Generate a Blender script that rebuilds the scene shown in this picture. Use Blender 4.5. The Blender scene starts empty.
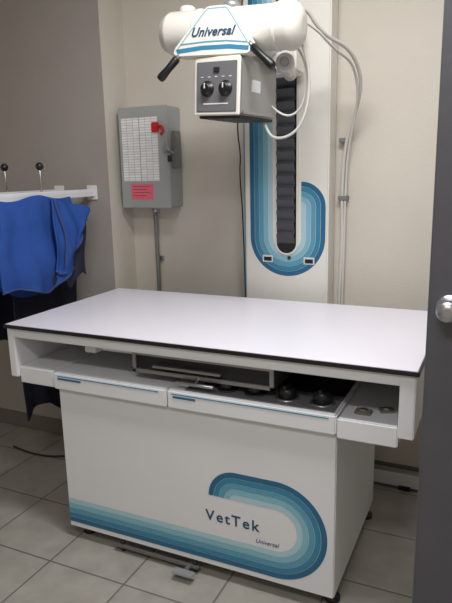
import bpy, bmesh, math, random
from mathutils import Matrix, Vector
random.seed(3)
C=bpy.context.collection
bpy.context.scene.view_settings.view_transform='Standard'

# ---------------- materials ----------------
def mat(name,col,rough=.5,metal=0,noise=0,nscale=8,bump=0,bscale=60,emit=0,spec=.5):
    m=bpy.data.materials.new(name);m.use_nodes=True
    nt=m.node_tree;b=nt.nodes['Principled BSDF']
    b.inputs['Base Color'].default_value=(*col,1);b.inputs['Roughness'].default_value=rough
    b.inputs['Metallic'].default_value=metal
    b.inputs['Specular IOR Level'].default_value=spec
    tc=nt.nodes.new('ShaderNodeTexCoord')
    if noise:
        n=nt.nodes.new('ShaderNodeTexNoise');n.inputs['Scale'].default_value=nscale;n.inputs['Detail'].default_value=4
        nt.links.new(tc.outputs['Object'],n.inputs['Vector'])
        r=nt.nodes.new('ShaderNodeValToRGB')
        r.color_ramp.elements[0].position=.3;r.color_ramp.elements[1].position=.7
        r.color_ramp.elements[0].color=(*[c*(1-noise) for c in col],1)
        r.color_ramp.elements[1].color=(*[min(1,c*(1+noise)) for c in col],1)
        nt.links.new(n.outputs['Fac'],r.inputs['Fac']);nt.links.new(r.outputs['Color'],b.inputs['Base Color'])
    if bump:
        n2=nt.nodes.new('ShaderNodeTexNoise');n2.inputs['Scale'].default_value=bscale
        nt.links.new(tc.outputs['Object'],n2.inputs['Vector'])
        bp=nt.nodes.new('ShaderNodeBump');bp.inputs['Strength'].default_value=bump;bp.inputs['Distance'].default_value=.01
        nt.links.new(n2.outputs['Fac'],bp.inputs['Height']);nt.links.new(bp.outputs['Normal'],b.inputs['Normal'])
    if emit:
        b.inputs['Emission Color'].default_value=(*col,1);b.inputs['Emission Strength'].default_value=emit
    return m
def srgb(r,g,b):
    return tuple(((c/255)/12.92 if c/255<=.04045 else (((c/255)+.055)/1.055)**2.4) for c in (r,g,b))
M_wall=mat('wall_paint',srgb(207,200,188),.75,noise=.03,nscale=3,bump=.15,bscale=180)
M_pil=mat('pier_darker',srgb(162,155,150),.8,noise=.03,nscale=3,bump=.15,bscale=180)  # darker tone for the pier, all faces but its right one
M_ceil=mat('ceiling_paint',srgb(225,222,215),.9)
M_base=mat('baseboard_vinyl',srgb(110,104,99),.5)
M_white=mat('enamel_white',srgb(222,223,226),.35,noise=.015,nscale=4)
M_cream=mat('enamel_cream',srgb(226,223,215),.4,noise=.015,nscale=4)
M_top=mat('laminate_white',srgb(227,224,233),.3,noise=.012,nscale=6)
M_black=mat('black_plastic',srgb(22,22,24),.35)
M_edge=mat('black_edging',srgb(22,21,24),.4)
M_dark=mat('dark_metal',srgb(50,50,54),.45,.4)
M_steel=mat('steel',srgb(175,175,178),.3,.9,noise=.06,nscale=20)
M_silver=mat('silver_paint',srgb(165,165,165),.35,.5,noise=.03)
M_grey=mat('grey_enamel',srgb(160,163,162),.45,noise=.04,nscale=10)
M_pedal=mat('grey_pedal',srgb(95,94,92),.5)
M_panel=mat('grey_faceplate',srgb(105,105,108),.45)
M_greyd=mat('conduit_grey',srgb(130,132,132),.5,.4)
M_door=mat('door_grey',srgb(80,80,86),.55,noise=.05,nscale=6,bump=.05)
M_doore=mat('door_edge_grey',srgb(105,105,110),.5)
M_blue=mat('apron_blue',srgb(42,78,152),.8,noise=.15,nscale=8,bump=.3,bscale=30,spec=.25)
M_navy=mat('apron_navy',srgb(28,32,52),.8,noise=.15,nscale=12,bump=.3,bscale=30)
M_bind=mat('apron_binding',srgb(52,70,120),.8)
M_red=mat('red_plastic',srgb(200,30,30),.4)
M_pink=mat('pink_paper',srgb(226,105,120),.8,noise=.05,nscale=60)
M_rub=mat('hose_white',srgb(205,202,196),.45)
M_text=mat('logo_teal',srgb(36,72,110),.5)
M_mark=mat('marker_plastic',srgb(120,118,100),.5)
bandcols=[(34,100,136),(54,128,162),(90,154,180),(130,182,200),(170,204,214)]
M_b=[mat('band_%d'%i,srgb(*c),.4) for i,c in enumerate(bandcols)]
M_paper=mat('printed_paper',srgb(230,230,228),.8)
nt=M_paper.node_tree;b=nt.nodes['Principled BSDF'];tc=nt.nodes.new('ShaderNodeTexCoord')
mp=nt.nodes.new('ShaderNodeMapping');mp.inputs['Rotation'].default_value=(math.radians(90),0,0)
br=nt.nodes.new('ShaderNodeTexBrick');br.offset=0;br.inputs['Scale'].default_value=1
br.inputs['Brick Width'].default_value=.034;br.inputs['Row Height'].default_value=.012;br.inputs['Mortar Size'].default_value=.0010
br.inputs['Color1'].default_value=(*srgb(240,240,238),1);br.inputs['Color2'].default_value=(*srgb(225,225,224),1);br.inputs['Mortar'].default_value=(*srgb(165,165,168),1)
nt.links.new(tc.outputs['Object'],mp.inputs['Vector']);nt.links.new(mp.outputs['Vector'],br.inputs['Vector']);nt.links.new(br.outputs['Color'],b.inputs['Base Color'])
M_floor=mat('floor_tile',srgb(150,145,136),.35)
nt=M_floor.node_tree;b=nt.nodes['Principled BSDF'];tc=nt.nodes.new('ShaderNodeTexCoord')
mp=nt.nodes.new('ShaderNodeMapping');mp.inputs['Location'].default_value=(.1,.12,0)
br=nt.nodes.new('ShaderNodeTexBrick');br.offset=0;br.inputs['Scale'].default_value=1
br.inputs['Brick Width'].default_value=.33;br.inputs['Row Height'].default_value=.33;br.inputs['Mortar Size'].default_value=.004;br.inputs['Mortar Smooth'].default_value=.3
br.inputs['Color1'].default_value=(*srgb(153,149,141),1);br.inputs['Color2'].default_value=(*srgb(147,143,136),1);br.inputs['Mortar'].default_value=(*srgb(104,100,94),1)
n=nt.nodes.new('ShaderNodeTexNoise');n.inputs['Scale'].default_value=9;n.inputs['Detail'].default_value=6
mx=nt.nodes.new('ShaderNodeMixRGB');mx.blend_type='OVERLAY';mx.inputs[0].default_value=.35
nt.links.new(tc.outputs['Object'],mp.inputs['Vector']);nt.links.new(mp.outputs['Vector'],br.inputs['Vector']);nt.links.new(tc.outputs['Object'],n.inputs['Vector'])
nt.links.new(br.outputs['Color'],mx.inputs[1]);nt.links.new(n.outputs['Fac'],mx.inputs[2]);nt.links.new(mx.outputs[0],b.inputs['Base Color'])
bp=nt.nodes.new('ShaderNodeBump');bp.inputs['Strength'].default_value=.4;bp.inputs['Distance'].default_value=.003;bp.invert=True
nt.links.new(br.outputs['Fac'],bp.inputs['Height']);nt.links.new(bp.outputs['Normal'],b.inputs['Normal'])

# ---------------- helpers ----------------
def empty(name,loc,rot=(0,0,0)):
    e=bpy.data.objects.new(name,None);e.location=loc;e.rotation_euler=rot;e.empty_display_size=.1;C.objects.link(e);return e
def fin(name,bm,m,parent=None,local=False):
    me=bpy.data.meshes.new(name);bm.to_mesh(me);bm.free()
    for x in (m if isinstance(m,list) else [m]): me.materials.append(x)
    o=bpy.data.objects.new(name,me);C.objects.link(o)
    if parent:
        o.parent=parent
        if not local: o.matrix_parent_inverse=Matrix.Translation(-parent.location)
    return o
def box(name,x0,x1,y0,y1,z0,z1,m,bev=.003,parent=None,local=False,seg=2,rotz=0):
    bm=bmesh.new();bmesh.ops.create_cube(bm,size=1)
    for v in bm.verts: v.co=Vector(((x0+x1)/2+v.co.x*(x1-x0),(y0+y1)/2+v.co.y*(y1-y0),(z0+z1)/2+v.co.z*(z1-z0)))
    if bev: bmesh.ops.bevel(bm,geom=bm.edges[:],offset=bev,segments=seg,affect='EDGES')
    if rotz: bmesh.ops.rotate(bm,cent=((x0+x1)/2,(y0+y1)/2,0),matrix=Matrix.Rotation(rotz,3,'Z'),verts=bm.verts)
    return fin(name,bm,m,parent,local)
def lathe(name,p1,p2,prof,m,parent=None,local=False,seg=40):
    p1=Vector(p1);p2=Vector(p2);d=(p2-p1).normalized();q=d.to_track_quat('Z','Y').to_matrix()
    bm=bmesh.new();rings=[]
    for t,r in prof:
        rings.append([bm.verts.new(p1+q@Vector((r*math.cos(2*math.pi*k/seg),r*math.sin(2*math.pi*k/seg),t))) for k in range(seg)])
    for a,bb in zip(rings,rings[1:]):
        for k in range(seg):
            f=bm.faces.new((a[k],a[(k+1)%seg],bb[(k+1)%seg],bb[k]));f.smooth=True
    bm.faces.new(rings[0][::-1]);bm.faces.new(rings[-1])
    for e in bm.edges:
        if len(e.link_faces)==2 and e.calc_face_angle(0)>.6: e.smooth=False
    return fin(name,bm,m,parent,local)
def cyl(name,p1,p2,r,m,parent=None,local=False,bev=.002,seg=32):
    L=(Vector(p2)-Vector(p1)).length;bev=min(bev,r*.4,L*.3)
    return lathe(name,p1,p2,[(0,r-bev),(bev,r),(L-bev,r),(L,r-bev)],m,parent,local,seg)
def tube(name,pts,r,m,parent=None,local=False):
    cu=bpy.data.curves.new(name,'CURVE');cu.dimensions='3D';cu.bevel_depth=r;cu.bevel_resolution=4;cu.resolution_u=16;cu.use_fill_caps=True
    s=cu.splines.new('NURBS');s.points.add(len(pts)-1)
    for p,c in zip(s.points,pts): p.co=(*c,1)
    s.order_u=3;s.use_endpoint_u=True
    cu.materials.append(m);o=bpy.data.objects.new(name,cu);C.objects.link(o)
    if parent:
        o.parent=parent
        if not local:o.matrix_parent_inverse=Matrix.Translation(-parent.location)
    return o
def sphere(name,c,r,m,parent=None,sc=(1,1,1),local=False):
    bm=bmesh.new();bmesh.ops.create_uvsphere(bm,u_segments=24,v_segments=14,radius=r)
    for v in bm.verts: v.co=Vector((v.co.x*sc[0],v.co.y*sc[1],v.co.z*sc[2]))+Vector(c)
    for f in bm.faces:f.smooth=True
    return fin(name,bm,m,parent,local)
def prism(name,pts,y0,y1,m,bev=.0,parent=None,local=False):
    bm=bmesh.new();a=[bm.verts.new((x,y0,z)) for x,z in pts];b2=[bm.verts.new((x,y1,z)) for x,z in pts]
    n=len(pts);bm.faces.new(a);bm.faces.new(b2[::-1])
    for k in range(n): bm.faces.new((a[k],b2[k],b2[(k+1)%n],a[(k+1)%n]))
    bmesh.ops.recalc_face_normals(bm,faces=bm.faces)
    if bev: bmesh.ops.bevel(bm,geom=bm.edges[:],offset=bev,segments=2,affect='EDGES')
    return fin(name,bm,m,parent,local)
def band(name,pa,pb,y,m,parent,local=False,th=.001):
    bm=bmesh.new()
    A=[bm.verts.new((x,y,z)) for x,z in pa];B=[bm.verts.new((x,y,z)) for x,z in pb]
    for k in range(len(A)-1): bm.faces.new((A[k],A[k+1],B[k+1],B[k]))
    bmesh.ops.remove_doubles(bm,verts=bm.verts,dist=1e-6)
    bmesh.ops.recalc_face_normals(bm,faces=bm.faces)
    for f in bm.faces:
        if f.normal.y>0: f.normal_flip()
    return fin(name,bm,m,parent,local)
def text(name,s,loc,size,m,parent=None,local=False,shear=0,rot=(math.pi/2,0,0),space=1,bold=0):
    cu=bpy.data.curves.new(name,'FONT');cu.body=s;cu.size=size;cu.extrude=.0006;cu.shear=shear;cu.space_character=space;cu.offset=bold;cu.materials.append(m)
    o=bpy.data.objects.new(name,cu);C.objects.link(o)
    o.location=loc;o.rotation_euler=rot
    if parent:
        o.parent=parent
        if not local:o.matrix_parent_inverse=Matrix.Translation(-parent.location)
    return o

# ---------------- room ----------------
YW=.965;XR=2.7;XL=-1.3;YF=-2.6;ZC=2.65
box('floor',XL-.1,XR+.1,YF-.1,YW+.1,-.1,0,M_floor,0)
box('ceiling',XL-.1,XR+.1,YF-.1,YW+.1,ZC,ZC+.1,M_ceil,0)
box('wall_back',-.04,XR+.1,YW,YW+.1,0,ZC,M_wall,0)
box('wall_right',XR,XR+.1,YF,YW,0,ZC,M_wall,0)
box('wall_left',XL-.1,XL,YF,YW+.1,0,ZC,M_wall,0)
box('wall_front',XL,XR,YF-.1,YF,0,ZC,M_wall,0)
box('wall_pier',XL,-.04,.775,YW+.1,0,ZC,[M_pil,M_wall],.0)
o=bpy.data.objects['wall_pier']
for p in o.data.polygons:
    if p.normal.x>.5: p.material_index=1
box('baseboard_back',-.04,XR,YW-.01,YW,0,.09,M_base,.002)
box('baseboard_pier',XL,-.04,.765,.775,0,.09,M_base,.002)

# ---------------- x-ray table ----------------
T=empty('xray_table',(.75,.37,0))
H=.867
box('tabletop',0,1.5,0,.744,H-.012,H,M_top,.002,T)
box('edge_front',-.004,1.504,-.005,.001,H-.014,H-.001,M_edge,.001,T)
box('edge_back',-.004,1.504,.743,.749,H-.014,H-.001,M_edge,.001,T)
box('edge_left',-.005,.001,-.004,.748,H-.014,H-.001,M_edge,.001,T)
box('edge_right',1.499,1.505,-.004,.748,H-.014,H-.001,M_edge,.001,T)
box('frame_front',.037,1.453,.006,.03,H-.05,H-.012,M_white,.002,T)
box('frame_back',.037,1.453,.71,.738,H-.05,H-.012,M_white,.002,T)
box('end_panel_left',.004,.038,.004,.74,.660,H-.0125,M_white,.003,T)
box('end_panel_right',1.452,1.496,.004,.74,.660,H-.0125,M_white,.003,T)
box('rear_panel',.038,1.452,.70,.71,.66,H-.05,M_greyd,0,T)
box('shelf_left',.038,.20,.016,.70,.635,.70,M_white,.004,T)
box('shelf_right_floor',1.275,1.452,.02,.70,.628,.64,M_white,.002,T)
box('shelf_right_front',1.275,1.452,.012,.03,.625,.69,M_white,.004,T)
box('shelf_right_top',1.275,1.452,.03,.70,.672,.682,M_white,.001,T)
# console
box('console_left',.203,.688,.012,.66,.632,.697,M_white,.005,T)
box('console_right',.692,1.273,.012,.66,.632,.697,M_white,.005,T)
box('console_face_panel',.75,1.262,.03,.16,.697,.701,M_panel,.001,T)
box('console_well',.45,1.262,.165,.69,.697,.700,M_black,.0,T)
box('console_stripe',.225,.66,.0105,.0125,.684,.687,M_b[1],0,T)
box('console_stripe_b',.71,1.25,.0105,.0125,.684,.687,M_b[1],0,T)
box('console_label_a',.225,.33,.0105,.0125,.672,.679,M_b[0],0,T)
box('console_label_b',.715,.80,.0105,.0125,.672,.679,M_b[0],0,T)
for i,(x,r,h) in enumerate([(.79,.020,.02),(.885,.027,.024),(.985,.029,.028),(1.095,.031,.034),(1.21,.031,.036)]):
    lathe('knob_skirt_%d'%i,(x,.085,.70),(x,.085,.72),[(0,r*1.25),(.004,r*1.25),(.006,r*1.05)],M_steel if i>2 else M_dark,T)
    lathe('knob_%d'%i,(x,.085,.704),(x,.085,.76),[(0,r),(h*.8,r*.88),(h,r*.72)],M_black,T)
    box('knob_grip_%d'%i,x-r*.2,x+r*.2,.085-r*.8,.085+r*.8,.704+h*.9,.704+h*1.3,M_black,.001,T)
# bucky / cassette tray
tx0,tx1=.53,1.06
box('tray_body',tx0+.015,tx1-.015,.07,.60,.735,.80,M_dark,.003,T)
box('tray_front_lip',tx0,tx1,.055,.07,.728,.742,M_steel,.002,T)
box('tray_front_upper',tx0,tx1,.06,.07,.79,.803,M_steel,.002,T)
box('tray_side_right',tx1-.015,tx1,.055,.60,.728,.803,M_steel,.002,T)
box('tray_side_left',tx0,tx0+.015,.055,.60,.728,.803,M_steel,.002,T)
box('tray_clamp',.62,.88,.04,.056,.757,.766,M_steel,.002,T)
cyl('tray_handle',(.72,.03,.722),(.86,.03,.722),.006,M_steel,T)
cyl('tray_handle_post',(.79,.03,.722),(.79,.06,.735),.004,M_steel,T)
box('tray_rail_left',.30,tx0,.10,.14,.775,.80,M_white,.003,T)
box('tray_rail_right',tx1,1.452,.12,.14,.78,.80,M_dark,.002,T)
box('tray_rail_stop',.32,.37,.06,.10,.775,.80,M_white,.003,T)
# cabinet
box('cabinet_body',.207,1.270,.038,.675,.05,.634,M_white,.004,T)
box('cabinet_front_panel',.209,1.268,.033,.038,.055,.628,M_white,.001,T)
for i,(x,y) in enumerate([(.25,.10),(1.250,.10),(.25,.63),(1.250,.63)]):
    lathe('foot_%d'%i,(x,y,0),(x,y,.06),[(0,.026),(.014,.026),(.018,.01),(.052,.01)],M_black,T)
def arc(cx,cz,r,a0,a1,n=24):
    return [(cx+r*math.cos(math.radians(a0+(a1-a0)*k/n)),cz+r*math.sin(math.radians(a0+(a1-a0)*k/n))) for k in range(n+1)]
def hook_cab(r,rin,cx=1.07,cz=.252,xl=.21,xe=.93):
    return [(xl,cz-r)]+arc(cx,cz,r,-90,90,40)+arc(xe,cz+rin,max(r-rin,1e-4),90,180,16)
R0,R1=.178,.076
rs=[R0-(R0-R1)*k/5 for k in range(6)]
for k in range(5):
    band('stripe_%d'%k,hook_cab(rs[k]-.0006,R1),hook_cab(rs[k+1]+.0006,R1),.0322,M_b[k],T)
text('lettering','VetTek',(.815,.0325,.232),.055,M_text,T,space=1.25,bold=.0008)
text('lettering_small','Universal',(1.0,.0325,.19),.022,M_text,T,shear=.3)
# foot pedal
box('pedal_bar',.42,.78,.025,.045,.020,.030,M_pedal,.003,T)
box('pedal_arm',.735,.752,-.02,.10,.024,.031,M_pedal,.002,T)
box('pedal_plate',.705,.785,-.035,-.002,.028,.035,M_silver,.002,T)
for i,x in enumerate((.45,.76)): cyl('pedal_post_%d'%i,(x,.042,.0),(x,.042,.052),.008,M_dark,T)
# items on the right shelf
mk=empty('film_marker',(1.34,.10,.682))
box('marker_plate',1.31,1.36,.08,.12,.682,.69,M_mark,.002,mk); box('marker_tab',1.325,1.345,.09,.11,.69,.696,M_steel,.001,mk)
mk=empty('film_marker',(1.41,.14,.682))
box('marker_plate',1.375,1.42,.12,.16,.682,.688,M_mark,.002,mk,rotz=.4); box('marker_tab',1.39,1.405,.13,.15,.688,.694,M_steel,.001,mk)

# ---------------- tube stand column ----------------
S=empty('xray_tube_stand',(.82,.90,0))
box('column_body',.632,1.012,.85,.955,.08,2.5,M_cream,.006,S)
box('column_edge_strip',.622,.630,.865,.955,.08,2.5,M_b[2],.002,S)
box('floor_rail',.0,2.2,.90,.952,.012,.075,M_white,.003,S)
box('floor_rail_cap',.0,2.2,.905,.93,.075,.085,M_steel,.001,S)
for i,x in enumerate((.05,.6,1.15,1.34,1.6,2.1)): box('rail_foot_%d'%i,x,x+.05,.89,.955,0,.02,M_dark,.001,S)
cx0=.829
def hook_col(r,rin,cz=1.125,zt=2.5,ze=1.255):
    p=[(cx0-r,zt)]+arc(cx0,cz,r,180,360,40)+arc(cx0+rin,ze,max(r-rin,1e-4),0,90,16)
    return p
q0,q1=.172,.064
qs=[q0-(q0-q1)*k/5 for k in range(6)]
for k in range(5):
    band('stripe_%d'%k,hook_col(qs[k]-.0006,q1),hook_col(qs[k+1]+.0006,q1),.8492,M_b[k],S)
prism('slot_surround',[(cx0-.052,2.5),(cx0-.052,1.10)]+arc(cx0,1.10,.052,180,360,16)+[(cx0+.052,1.10),(cx0+.052,2.5)][1:],.843,.8500,M_cream,0,S)
prism('slot_backing',[(cx0-.044,2.49),(cx0-.044,1.10)]+arc(cx0,1.10,.044,180,360,16)+[(cx0+.044,2.49)],.8415,.8435,M_black,0,S)
bm=bmesh.new();z=1.10;rows=[];k=0
while z<2.46:
    yy=.840 if k%2==0 else .822
    rows.append([bm.verts.new((cx0-.040,yy,z)),bm.verts.new((cx0+.040,yy,z))]);z+=.038 if k%2==0 else .012;k+=1
for a,b2 in zip(rows,rows[1:]): bm.faces.new((a[0],a[1],b2[1],b2[0]))
fin('bellows',bm,mat('bellows_fabric',srgb(72,74,80),.45),S)
box('badge_left',.715,.765,.8475,.8495,1.012,1.045,M_white,.001,S);box('badge_left_print',.722,.758,.8465,.8477,1.018,1.036,M_black,0,S)
box('badge_right',.905,.955,.8475,.8495,1.008,1.041,M_white,.001,S);box('badge_right_print',.912,.948,.8465,.8477,1.014,1.032,M_black,0,S)
cyl('lock_button',(.84,.85,1.035),(.84,.844,1.035),.008,M_dark,S)
box('carriage',.745,.915,.70,.820,1.78,1.97,M_cream,.012,S)
cyl('cross_arm',(.80,.47,1.89),(.80,.72,1.89),.05,M_cream,S)
cyl('swivel_arm',(.925,.56,1.79),(.86,.80,1.79),.028,M_cream,S)
cyl('swivel_collar',(.930,.535,1.79),(.918,.575,1.79),.034,M_white,S,bev=.006)
cyl('swivel_knob',(.934,.515,1.79),(.929,.536,1.79),.016,M_silver,S)

# tube head
HD=empty('xray_tube_head',(.778,.42,1.892),(0,math.radians(2.8),0))
L=dict(parent=HD,local=True)
r=.074
lathe('tube_housing',(-.268,0,0),(.265,0,0),[(0,.052),(.004,.060),(.02,.066),(.024,r-.003),(.035,r),(.47,r),(.48,r+.003),(.495,r+.003),(.51,r-.006),(.522,r-.02),(.53,.03)],M_cream,**L)
lathe('end_plug_left',(-.278,0,0),(-.26,0,0),[(0,.03),(.002,.034),(.015,.034)],M_silver,**L)
cyl('cable_socket_right',(.19,.03,.05),(.19,.03,.13),.034,M_cream,bev=.008,**L)
cyl('cable_socket_left',(-.20,.04,.05),(-.20,.04,.10),.03,M_cream,bev=.008,**L)
cyl('cable_cap',(.0,-.01,.06),(.0,-.01,.092),.03,M_silver,bev=.012,**L)
for i,x in enumerate((-.12,.17)):
    lathe('housing_ring_%d'%i,(x-.008,0,0),(x+.008,0,0),[(0,r),(.003,r+.003),(.013,r+.003),(.016,r)],M_cream,**L)
tri=[(-.155,-.100),(.108,-.100),(.127,-.088),(.122,-.070),(.042,.045),(.028,.056),(-.042,.056),(-.058,.046),(-.170,-.072),(-.173,-.090)]
prism('control_cover',tri,-.115,-.06,M_cream,.004,**L)
yF=-.1157
band('cover_line',[(-.163,-.080),(-.054,.040),(-.040,.050),(.026,.050)],[(-.158,-.080),(-.051,.037),(-.039,.0465),(.026,.0465)],yF,M_b[3],HD,True)
band('cover_line_r',[(.026,.050),(.037,.040),(.114,-.070)],[(.025,.0465),(.034,.038),(.109,-.070)],yF,M_b[3],HD,True)
band('cover_swoosh',[(-.160,-.074),(-.06,-.066),(.04,-.066),(.112,-.074)],[(-.156,-.088),(-.06,-.080),(.04,-.080),(.110,-.088)],yF,M_b[1],HD,True)
band('cover_swoosh_b',[(-.140,-.057),(-.05,-.052),(.03,-.052),(.102,-.060)],[(-.145,-.062),(-.05,-.057),(.03,-.057),(.105,-.065)],yF,M_b[2],HD,True)
text('cover_lettering','Universal',(-.104,-.1165,-.036),.040,M_text,HD,True,shear=.4,bold=.0008,space=1.05)
for nm,a,b2 in (('left',(-.140,-.105,-.080),(-.222,-.125,-.172)),('right',(.098,-.105,-.055),(.205,-.125,-.145))):
    A=Vector(a);B=Vector(b2)
    cyl('handle_bar_'+nm,A,A+(B-A)*.4,.008,M_steel,**L)
    Ln=(B-A).length*.78;s=A+(B-A)*.22
    lathe('handle_grip_'+nm,s,B,[(0,.010),(.006,.014),(Ln*.5,.0125),(Ln*.85,.015),(Ln*.97,.013),(Ln,.008)],M_black,**L)
CO=empty('collimator',(.01,0,0));CO.parent=HD;CO.rotation_euler=(0,0,math.radians(-7))
K=dict(parent=CO,local=True)
box('collimator_neck',-.07,.07,-.07,.07,-.115,-.06,M_silver,.004,**K)
box('collimator_body',-.088,.090,-.105,.155,-.290,-.104,M_silver,.007,**K)
box('collimator_front',-.090,.092,-.116,-.104,-.292,-.102,M_cream,.004,**K)
box('collimator_faceplate',-.080,.082,-.119,-.1155,-.280,-.118,M_panel,.002,**K)
for i,x in enumerate((-.033,.040)):
    lathe('dial_%d'%i,(x,-.119,-.205),(x,-.15,-.205),[(0,.026),(.003,.026),(.004,.02),(.018,.018),(.02,.014)],M_black,**K)
    box('dial_pointer_%d'%i,x-.002,x+.002,-.140,-.1385,-.205,-.188,M_white,0,**K)
for i in range(5): box('dial_tick_%d'%i,-.06+i*.028,-.05+i*.028,-.1200,-.1188,-.168,-.1655,M_white,0,**K)
box('front_caption',-.05,.05,-.1200,-.1188,-.256,-.252,M_white,0,**K)
box('light_switch',-.008,.014,-.124,-.118,-.152,-.137,M_dark,.001,**K)
box('plate_slot',-.080,.084,-.10,.145,-.301,-.291,M_dark,.002,**K)
box('side_rail_right',.090,.096,-.09,.14,-.286,-.276,M_steel,.001,**K)
box('side_label',.090,.0912,-.03,.03,-.21,-.17,M_white,0,**K)

# cables
CB=empty('high_voltage_cable',(1.05,.8,1.2))
tube('hose_a',[(.96,.45,1.96),(1.01,.50,1.97),(1.05,.58,1.88),(1.12,.72,1.85),(1.145,.82,1.76),(1.12,.88,1.66),(1.055,.935,1.52),(1.045,.94,1.3),(1.052,.94,1.1),(1.04,.94,.8),(1.04,.94,.5)],.007,M_rub,CB)
tube('hose_b',[(.97,.44,1.93),(1.04,.50,1.90),(1.09,.60,1.83),(1.13,.75,1.80),(1.13,.85,1.68),(1.07,.93,1.50),(1.060,.94,1.3),(1.06,.94,1.1),(1.055,.94,.8),(1.055,.94,.5)],.005,M_rub,CB)
for i,z in enumerate((1.52,1.28)): box('hose_clip_%d'%i,1.03,1.072,.93,.965,z,z+.018,M_greyd,.002,CB)
CC=empty('control_cable',(.95,.5,1.6))
tube('cable_a',[(.84,.53,1.63),(.87,.50,1.54),(.93,.50,1.52),(1.0,.50,1.555),(1.035,.50,1.66),(1.03,.49,1.80),(.99,.47,1.88)],.005,M_rub,CC)
tube('cable_b',[(.86,.54,1.66),(.92,.52,1.60),(.99,.52,1.61),(1.02,.52,1.70),(1.015,.50,1.80),(.97,.47,1.86)],.004,M_rub,CC)
CD=empty('power_cord',(.62,.86,1.5))
tube('cord',[(.64,.845,2.2),(.61,.845,1.7),(.60,.85,1.58),(.615,.85,1.48),(.607,.85,1.40),(.615,.87,1.2),(.61,.9,.6)],.003,M_black,CD)

# ---------------- electrical box ----------------
E=empty('electrical_disconnect_box',(.15,.90,1.48))
xe=.255
box('box_body',-.008,xe,.850,.965,1.25,1.71,M_grey,.004,E)
box('box_door',-.014,xe+.004,.840,.851,1.246,1.714,M_grey,.004,E)
box('box_hinge_top',-.018,-.006,.845,.865,1.60,1.66,M_greyd,.001,E);box('box_hinge_bottom',-.018,-.006,.845,.865,1.30,1.36,M_greyd,.001,E)
box('paper_left',.004,.102,.8385,.8402,1.375,1.665,M_paper,0,E)
box('paper_right',.105,.202,.8385,.8402,1.375,1.665,M_paper,0,E)
box('pink_note',.042,.167,.8385,.8402,1.288,1.362,M_pink,0,E)
for i in range(4): box('note_line_%d'%i,.052,.15-.02*(i%2),.8378,.8386,1.348-i*.014,1.3498-i*.014,M_dark,0,E)
box('switch_housing',xe-.002,xe+.020,.87,.93,1.43,1.60,M_greyd,.004,E)
tube('switch_lever',[(xe+.010,.87,1.50),(xe+.010,.83,1.505),(xe+.006,.815,1.54),(xe+.003,.815,1.58)],.006,M_steel,E)
cyl('lever_knob',(xe+.010,.833,1.49),(xe+.010,.833,1.46),.010,M_black,E)
box('lockout_tag',.175,.212,.827,.839,1.595,1.640,M_red,.004,E)
tube('lockout_hasp',[(.20,.833,1.62),(.23,.827,1.627),(.242,.83,1.60),(.222,.833,1.585)],.006,M_red,E)
box('latch_a',.230,.250,.831,.841,1.50,1.535,M_steel,.002,E)
tube('conduit',[(.115,.93,1.25),(.115,.93,1.1),(.115,.935,.9),(.115,.935,.5),(.115,.935,.1)],.010,M_greyd,E)
cyl('conduit_fitting',(.115,.93,1.222),(.115,.93,1.252),.016,M_steel,E)
box('conduit_strap',.095,.135,.945,.965,.98,1.0,M_steel,.001,E)

# ---------------- apron rack ----------------
RK=empty('apron_rack',(-.24,.77,1.3))
box('mount_plate_0',-.17,-.11,.767,.775,1.29,1.36,M_white,.003,RK)
box('mount_plate_1',-.37,-.31,.767,.775,1.29,1.36,M_white,.003,RK)
for i,(x,y0) in enumerate(((-.14,.14),(-.34,.20))):
    box('arm_%d'%i,x-.016,x+.016,y0,.769,1.322,1.342,M_white,.003,RK)
    box('arm_flange_%d'%i,x+.010,x+.016,y0,.769,1.308,1.325,M_white,.001,RK)
    cyl('hook_rod_%d'%i,(x,.42,1.335),(x,.42,1.44),.0045,M_steel,RK)
    sphere('hook_ball_%d'%i,(x,.42,1.45),.017,M_black,RK)
def sheet(name,x,y0,y1,ztop,zbot,m,amp,ph,parent,nu=70,nv=44,out=.0,bind=False,th=.008):
    bm=bmesh.new();g=[]
    for i in range(nu+1):
        u=i/nu;row=[]
        zb=zbot(u);zt=ztop(u)
        for j in range(nv+1):
            v=j/nv;y=y0+(y1-y0)*u
            a=amp*(.2+.9*v)
            dx=a*(math.sin(u*14+ph+v*1.6)+.5*math.sin(u*25+ph*2-v*2.5)+.35*math.sin(v*7+u*5+ph)+.3*math.sin(v*11-u*9+ph))
            z=zt+(zb-zt)*v
            yy=y+.012*math.sin(v*6+u*5+ph)
            row.append(bm.verts.new((x+dx+out*math.sin(math.pi*min(1,v*1.05)),yy,z)))
        g.append(row)
    edge=[g[i][nv].co.copy() for i in range(0,nu+1)]
    for i in range(nu):
        for j in range(nv):
            f=bm.faces.new((g[i][j],g[i+1][j],g[i+1][j+1],g[i][j+1]));f.smooth=True
    o=fin(name,bm,m,parent)
    s=o.modifiers.new('s','SOLIDIFY');s.thickness=th;s.offset=0
    d=o.modifiers.new('b','SUBSURF');d.levels=1;d.render_levels=1
    if bind: tube(name+'_binding',edge,.006,M_bind,parent)
    return o
A=empty('lead_apron',(-.09,.4,1.15))
sheet('apron_outer',-.100,.10,.56,lambda u:1.322-.01*math.sin(u*9),lambda u:.935+.025*math.sin(u*6+1)+.10*max(0,u-.6),M_blue,.010,.5,A,out=.012,bind=True)
sheet('apron_flap',-.085,.40,.64,lambda u:1.318-.05*u,lambda u:1.00+.18*u*u-.03*math.sin(u*5),M_blue,.010,2.2,A,out=.028,bind=True)
sheet('apron_lining',-.108,.40,.65,lambda u:1.27,lambda u:.93+.03*math.sin(u*9),M_navy,.005,1.2,A,th=.005)
tube('strap',[(-.075,.42,1.31),(-.060,.42,1.25),(-.048,.44,1.18),(-.050,.45,1.10),(-.058,.44,1.02)],.006,M_bind,A)
A3=empty('lead_apron',(-.2,.3,1.1))
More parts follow.
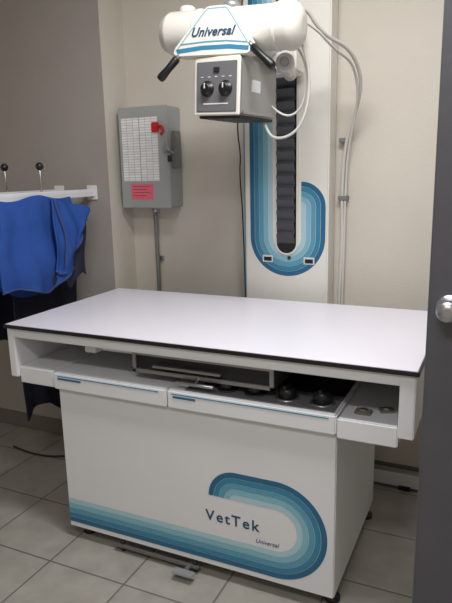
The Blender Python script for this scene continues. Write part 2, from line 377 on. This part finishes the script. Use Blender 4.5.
sheet('apron_panel',-.192,.06,.54,lambda u:1.318,lambda u:.92+.03*math.sin(u*8),M_blue,.008,3.1,A3,out=-.005)
A2=empty('lead_apron',(-.25,.5,.8))
sheet('apron_panel',-.245,.30,.72,lambda u:1.30,lambda u:.30+.05*math.sin(u*6),M_navy,.010,1.3,A2)
A4=empty('lead_apron',(-.4,.45,.9))
sheet('apron_panel',-.395,.20,.70,lambda u:1.305,lambda u:.62+.05*math.sin(u*6),M_navy,.010,4.3,A4)

FC=empty('floor_cable',(-.2,.4,0))
tube('cord',[(-.6,.55,.006),(-.4,.50,.006),(-.2,.60,.006),(-.05,.50,.006),(.1,.56,.006),(.24,.5,.006),(.4,.5,.006)],.005,M_black,FC)

# ---------------- door ----------------
D=empty('door_1',(1.95,-.1,0))
box('slab',1.532,2.42,-.145,-.10,.012,2.05,M_door,.002,D)
box('latch_edge',1.5305,1.533,-.143,-.102,.02,2.04,M_doore,0,D)
lathe('knob_rose',(1.580,-.145,1.085),(1.580,-.158,1.085),[(0,.032),(.006,.031),(.011,.024)],M_steel,D)
lathe('knob',(1.580,-.15,1.085),(1.580,-.21,1.085),[(0,.013),(.022,.012),(.03,.022),(.042,.027),(.054,.022),(.058,.010)],M_steel,D)
lathe('knob_rose_rear',(1.580,-.10,1.085),(1.580,-.088,1.085),[(0,.032),(.006,.031),(.011,.024)],M_steel,D)
lathe('knob_rear',(1.580,-.095,1.085),(1.580,-.035,1.085),[(0,.013),(.022,.012),(.03,.022),(.042,.027),(.054,.022),(.058,.010)],M_steel,D)
for i,z in enumerate((.3,1.05,1.8)): cyl('hinge_%d'%i,(2.43,-.12,z),(2.43,-.12,z+.1),.01,M_steel,D)

# ---------------- lights ----------------
M_diff=mat('diffuser',(1,.99,.98),.5,emit=2)
def fixture(cx,cy,w,h,power):
    F=empty('ceiling_light',(cx,cy,ZC-.04))
    box('light_frame',cx-w/2-.03,cx+w/2+.03,cy-h/2-.03,cy+h/2+.03,ZC-.05,ZC,M_white,.003,F)
    box('light_diffuser',cx-w/2,cx+w/2,cy-h/2,cy+h/2,ZC-.056,ZC-.05,M_diff,0,F)
    ld=bpy.data.lights.new('lamp','AREA');ld.shape='RECTANGLE';ld.size=w;ld.size_y=h;ld.energy=power;ld.color=(.985,.985,1)
    lo=bpy.data.objects.new('lamp',ld);lo.location=(cx,cy,ZC-.06);C.objects.link(lo);lo.parent=F;lo.matrix_parent_inverse=Matrix.Translation(-F.location)
fixture(1.3,-.3,1.0,.3,33)
fixture(1.4,-1.8,1.0,.3,22)  # added fill light behind the camera, built as a second unseen fixture
w=bpy.data.worlds.new('world');bpy.context.scene.world=w;w.use_nodes=True
w.node_tree.nodes['Background'].inputs[0].default_value=(.5,.5,.52,1);w.node_tree.nodes['Background'].inputs[1].default_value=.3

# ---------------- camera ----------------
a,p,ro,f=.438,.217,-.022,592.578
fw=Vector((-math.sin(a)*math.cos(p),math.cos(a)*math.cos(p),-math.sin(p)))
rt=Vector((math.cos(a),math.sin(a),0));up=rt.cross(fw)
r2=rt*math.cos(ro)+up*math.sin(ro);u2=-rt*math.sin(ro)+up*math.cos(ro)
cam=bpy.data.cameras.new('camera');cam.sensor_fit='VERTICAL';cam.sensor_height=36;cam.sensor_width=27;cam.lens=f*36/603;cam.clip_start=.02
co=bpy.data.objects.new('camera',cam);C.objects.link(co)
m=Matrix((( r2.x,u2.x,-fw.x,1.680),(r2.y,u2.y,-fw.y,-1.610),(r2.z,u2.z,-fw.z,1.414),(0,0,0,1)))
co.matrix_world=m;bpy.context.scene.camera=co
